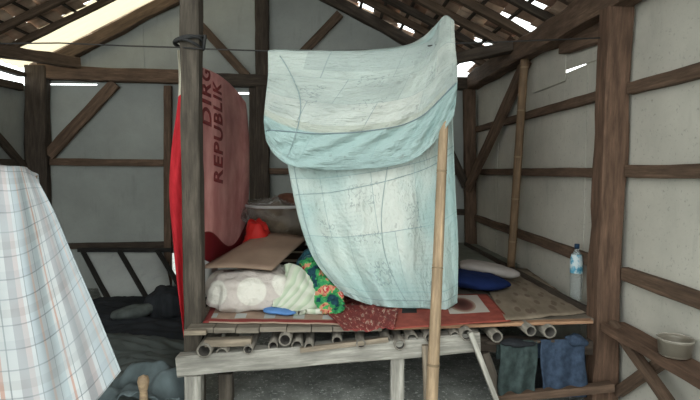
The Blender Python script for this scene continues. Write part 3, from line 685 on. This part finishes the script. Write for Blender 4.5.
s.col(s.mix(s.math('GREATER_THAN', edge, .865), s.ramp(nz, [(.35, (.46, .18, .17)), (.65, (.66, .33, .30))]), (.14, .010, .014))); s.b.inputs['Roughness'].default_value = .5; M['banner'] = s.m
bf = coons([(199, 66), (211, 71), (223, 78), (235, 89), (246, 103)], [(201, 258), (212, 263), (224, 264), (236, 256), (246, 240)],
           [(199, 66), (200, 120), (200, 190), (201, 258)], [(246, 103), (249, 140), (249, 190), (246, 240)])
def ban(u, v, off=0):
    p = bf(u, v); Y = 3.36+1.3*u+.05*math.sin(u*10+v*2)+.02*math.sin(v*13+u*5)
    q = at(p.x, p.y, Y); n_ = V((1, -.18, 0)).normalized(); return q+n_*off
bn = grid('banner', ban, 60, 60, M['banner'], .003, None, 'faded pink banner with dark red vertical lettering hanging behind the front post', 'banner')
M['letters'] = simple('maroon_print', (.21, .04, .04), .7, .2, 6, 0)
def lettering(txt, u0, u1, v0, v1, name):
    cu = bpy.data.curves.new('t', 'FONT'); cu.body = txt; cu.size = 1; cu.resolution_u = 3; cu.offset = .028; cu.space_character = 1.12
    tmp = bpy.data.objects.new('t', cu); COL.objects.link(tmp); dg = bpy.context.evaluated_depsgraph_get(); me0 = bpy.data.meshes.new_from_object(tmp.evaluated_get(dg))
    bpy.data.objects.remove(tmp)
    bm = bmesh.new(); bm.from_mesh(me0)
    bmesh.ops.triangulate(bm, faces=bm.faces); bmesh.ops.subdivide_edges(bm, edges=[e for e in bm.edges if e.calc_length() > .25], cuts=2)
    xs = [v.co.x for v in bm.verts]; ys = [v.co.y for v in bm.verts]; a0, a1, b0, b1 = min(xs), max(xs), min(ys), max(ys)
    for vv in bm.verts:
        tx_, ty = (vv.co.x-a0)/(a1-a0), (vv.co.y-b0)/(b1-b0)      # reads bottom to top, letter tops to the left
        vv.co = ban(u1+(u0-u1)*ty, v0+(v1-v0)*tx_, .004)
    me = bpy.data.meshes.new(name); bm.to_mesh(me); bm.free(); c0 = sum((v.co for v in me.vertices), V())/len(me.vertices)
    for v in me.vertices: v.co -= c0
    o = link(name, me, M['letters'], Matrix.Translation(c0), bn, False)
    md = o.modifiers.new('thickness', 'SOLIDIFY'); md.thickness = .001
    return o
lettering('DIRG', .05, .23, .345, .01, 'lettering')
lettering('REPUBLIK', .27, .45, .60, .07, 'lettering')

# ------------------------------------------------------------------ plaid cloth on the left
s = NT('plaid_cotton'); u, v = s.uv()
ku = s.math('FRACT', s.math('MULTIPLY', u, 3.0)); kv = s.math('FRACT', s.math('MULTIPLY', v, 4.2))
cu_ = s.ramp(ku, [(0, (.52, .60, .62)), (.10, (.75, .74, .72)), (.16, (.66, .36, .26)), (.20, (.72, .72, .70)), (.26, (.26, .28, .29)), (.275, (.70, .71, .70)), (.38, (.42, .40, .41)), (.50, (.62, .52, .50)), (.58, (.68, .70, .71)), (.64, (.25, .27, .28)), (.655, (.48, .54, .57)), (.80, (.68, .50, .42)), (.84, (.60, .64, .66)), (.93, (.25, .27, .28)), (.945, (.55, .62, .64))], 'CONSTANT')
cv_ = s.ramp(kv, [(0, (.95, .95, .95)), (.15, (.45, .46, .47)), (.17, (.95, .93, .92)), (.30, (.82, .80, .78)), (.42, (.98, .98, .98)), (.52, (.52, .53, .54)), (.54, (.98, .98, .98)), (.75, (.86, .87, .88)), (.86, (.45, .46, .47)), (.88, (.97, .97, .97))], 'CONSTANT')
pc = s.mix(1.0, cu_, cv_, 'MULTIPLY'); s.col(s.mix(s.ramp(s.noise(s.coord('UV', (1, 1.5, 1)), 4, 3), [(.4, (.30, .30, .30)), (.65, (.65, .65, .65))]), s.mix(1.0, pc, (.66, .66, .66), 'MULTIPLY'), (.31, .34, .35))); s.b.inputs['Specular IOR Level'].default_value = .1; M['plaid'] = s.m
pf = coons([(-120, 150), (-60, 155), (0, 165), (22, 167), (34, 174)], [(-120, 440), (-40, 440), (40, 436), (85, 412), (121, 371)],
           [(-120, 150), (-120, 250), (-120, 350), (-120, 440)], [(34, 174), (52, 207), (72, 254), (97, 312), (121, 371)])
def plaid(u, v):
    p = pf(u, v); t_ = (u-.5)*2
    d = 1.95+.22*u+.020*v*math.sin(u*28+2*v)+.02*math.sin(u*9)+.008*noise.noise(V((u*10, v*5, 0)))+.12*max(0, .10-v)*8*(0)
    d += .10*math.exp(-v*22)
    return at(p.x, p.y, d)
pl = grid('plaid_cloth', plaid, 110, 90, M['plaid'], .003, None, 'large pale plaid cloth with orange and grey lines hanging in the left foreground', 'cloth')
def plaid_back(u, v):
    q = plaid(u, v*.0+.0); return V((q.x, q.y+.02+.06*math.sin(v*PI/2)+.012*math.sin(u*20), q.z-.55*v+.0))
grid('back_fold', plaid_back, 60, 30, M['plaid'], .003, pl)
a_ = plaid(.0, 0)+V((0, .03, -.02)); b_ = plaid(.97, 0)+V((0, .03, -.025)); a2 = a_+(a_-b_)*1.0
pole('bamboo_rail', (-2.6, a_.y+(a_.x+2.6)*0-.05, a_.z+.09), b_, .017, M['bamboo_dark'], 'bamboo rail carrying the plaid cloth', 'pole', gap=.4)
beam('house_post', (-2.62, a_.y-.12, -.02), (-2.62, a_.y-.12, 3.2), .12, .12, M['post'], 'post holding the bamboo rail of the plaid cloth', 'post')
c = at(96, 388, 2.25)
M['ghost'] = cloth('grey_gauze', (.16, .19, .20))

# ------------------------------------------------------------------ left corner: leaning lattice and dark bedding
lt = empty('leaning_lattice', (at(120, 300, 5.9).x, 5.9, 0), 'pale sheet with slanting dark bars leaning below the left back wall', 'lattice')
def lat(x, y): t_ = (y-248)/55; return at(x, y, 6.38-.62*t_)
A, B_, C, D = lat(80, 249), lat(162, 249), lat(171, 294), lat(104, 306)
M['lpanel'] = panel_mat('grey_lattice_sheet', (.36, .38, .37), .3)
M['black'] = wood('black_bar', (.028, .026, .024))
grid('panel_sheet', lambda u, v: (A*(1-u)+B_*u)*(1-v)+(D*(1-u)+C*u)*v+V((0, .03, 0)), 6, 6, M['lpanel'], .006, lt)
for (x0, x1, y1) in ((82, 112, 306), (119, 146, 297), (157, 182, 290)):
    beam('bar', lat(x0, 250), lat(x1, y1), .055, .03, M['black'], parent=lt)
beam('bar', lat(78, 250), lat(172, 250), .04, .05, M['black'], parent=lt)
beam('bar', lat(100, 309), lat(182, 290), .05, .05, M['black'], parent=lt)
M['darkcloth'] = cloth('charcoal_cloth', (.022, .024, .027), scale=5, var=.3)
M['greycloth'] = cloth('dark_grey_green_cloth', (.075, .085, .080), scale=4, var=.3)
def heap(name, x0, x1, y0, y1, z, h, mat, label, sd, fr=5):
    def f(u, v):
        e = min(1, min(u, 1-u)*5)*min(1, min(v, 1-v)*5); e = e**.5
        X, Y = x0+(x1-x0)*u, y0+(y1-y0)*v; rdg = 1-abs(noise.noise(V((X*fr*.6, Y*fr*1.8, sd))))*2
        return V((X, Y, z+h*e*(.55+.35*noise.noise(V((X*2, Y*2, sd)))+.35*rdg)))
    return grid(name, f, 90, 70, mat, .006, None, label, 'blanket')
heap('dark_blanket', -2.95, -1.12, 4.35, 5.75, .0, .14, M['darkcloth'], 'black blanket heaped below the leaning lattice', 1)
heap('dark_blanket', -2.8, -1.12, 3.10, 4.32, .0, .17, M['greycloth'], 'dark grey crumpled blanket in front of the black one, left of the bed', 9, 6)
blob('clothes_bundle', (at(166, 300, 4.9).x, 4.95, .19), (.42, .45, .36), M['darkcloth'], crump=.2, cs=6, label='black clothes bundle beside the red cloth on the heaped blanket', cat='clothes', ridge=.15)
blob('clothes_bundle', (at(140, 303, 4.9).x, 4.75, .17), (.45, .22, .14), M['greycloth'], (0, -.15, .1), crump=.2, cs=6, label='dark grey garment draped over the black blanket', cat='clothes', ridge=.15)
M['slate'] = cloth('slate_blue_grey_cloth', (.10, .125, .13), var=.3)
def fold(u, v):
    p = V((at(100, 372, 3.1).x*(1-u)+at(186, 352, 3.1).x*u, 2.95+.45*(1-v), .0)); p.z = .13+.16*noise.noise(V((u*2.2+v*2, v*3-u, 2)))+.12*u*(1-v)+.05*noise.noise(V((u*7, v*6, 2)))
    return p
grid('slate_cloth', fold, 60, 40, M['slate'], .005, None, 'slate grey cloth spread at the foot of the front post, left of the bed', 'cloth')
lathe('wooden_peg', [(0, 0), (.03, 0), (.026, .10), (.022, .20), (.03, .235), (.034, .26), (.028, .285), (.0, .30)], (at(148, 390, 3.0).x, 2.93, 0), M['bamboo'], None, 'small pale rounded wooden peg standing at the bottom left of the bed', 'peg')

# ------------------------------------------------------------------ under the bed, right: frame with trousers
beam('bed_strut', at(470, 332, 2.98), at(498, 405, 2.94), .03, .045, M['pale'], 'pale thin slanting strut under the bed front, beside the grey trousers', 'strut')
beam('bed_strut', at(484, 352, 3.12), at(502, 402, 3.06), .05, .10, M['post'], 'broad grey slanting board under the bed behind the thin strut', 'strut')
beam('low_rail', at(494, 399, 3.02), at(612, 386, 3.02), .06, .05, M['rail'], 'brown low rail close to the ground below the hanging trousers', 'rail')
pole('hanging_bar', at(486, 343, 3.06), at(588, 340, 3.06), .012, M['dark'], 'dark bar under the bed from which the trousers hang', 'bar', nodes=False)
M['jeans'] = cloth('blue_denim', (.038, .056, .088), scale=8, var=.25)
M['trouser'] = cloth('grey_green_trouser_cloth', (.04, .056, .054), scale=6, var=.3)
def hang(name, xl, xr, yt, yb, Y, mat, label, cat, sd):
    bm = None
    def f(u, v):
        # folded over the bar: front run down, back run shorter
        x = xl+(xr-xl)*u+3*math.sin(v*5+sd)*(v)
        yy = yt+(yb-yt)*v
        d = Y-.035-.02*math.sin(v*2.5)+.016*math.sin(u*13+sd+v*3)*(.4+v)+.01*noise.noise(V((u*6, v*6, sd)))
        return at(x, yy, d)
    o = grid(name, f, 36, 36, mat, .008, None, label, cat)
    def b(u, v):
        q = f(u, 0); return V((q.x, q.y+.065*math.sin(min(1, v*3)*PI/2), q.z+.006*math.sin(v*3)-.14*v))
    grid('back_fold', b, 20, 14, mat, .008, o)
    return o
hang('grey_trousers', 500, 537, 341, 397, 3.08, M['trouser'], 'grey green trousers hanging from the bar under the bed, left pair', 'trousers', 1)
hang('blue_jeans', 541, 585, 340, 397, 3.08, M['jeans'], 'faded blue jeans hanging under the bed, right pair', 'jeans', 4)
hang('black_garment', 520, 590, 346, 392, 3.24, M['darkcloth'], 'black garment hanging between the trousers and the jeans', 'clothes', 7)
blob('jeans_waist', at(577, 341, 3.05), (.15, .10, .08), M['jeans'], (0, .3, 0), crump=.25, cs=12, label='bunched blue denim cloth on the bar at the top of the jeans', cat='jeans', ridge=.2)
blob('dark_cloth_roll', at(517, 343, 3.05), (.24, .10, .05), M['darkcloth'], (0, .05, 0), crump=.2, cs=12, label='dark cloth rolled over the bar above the grey trousers', cat='cloth', ridge=.2)
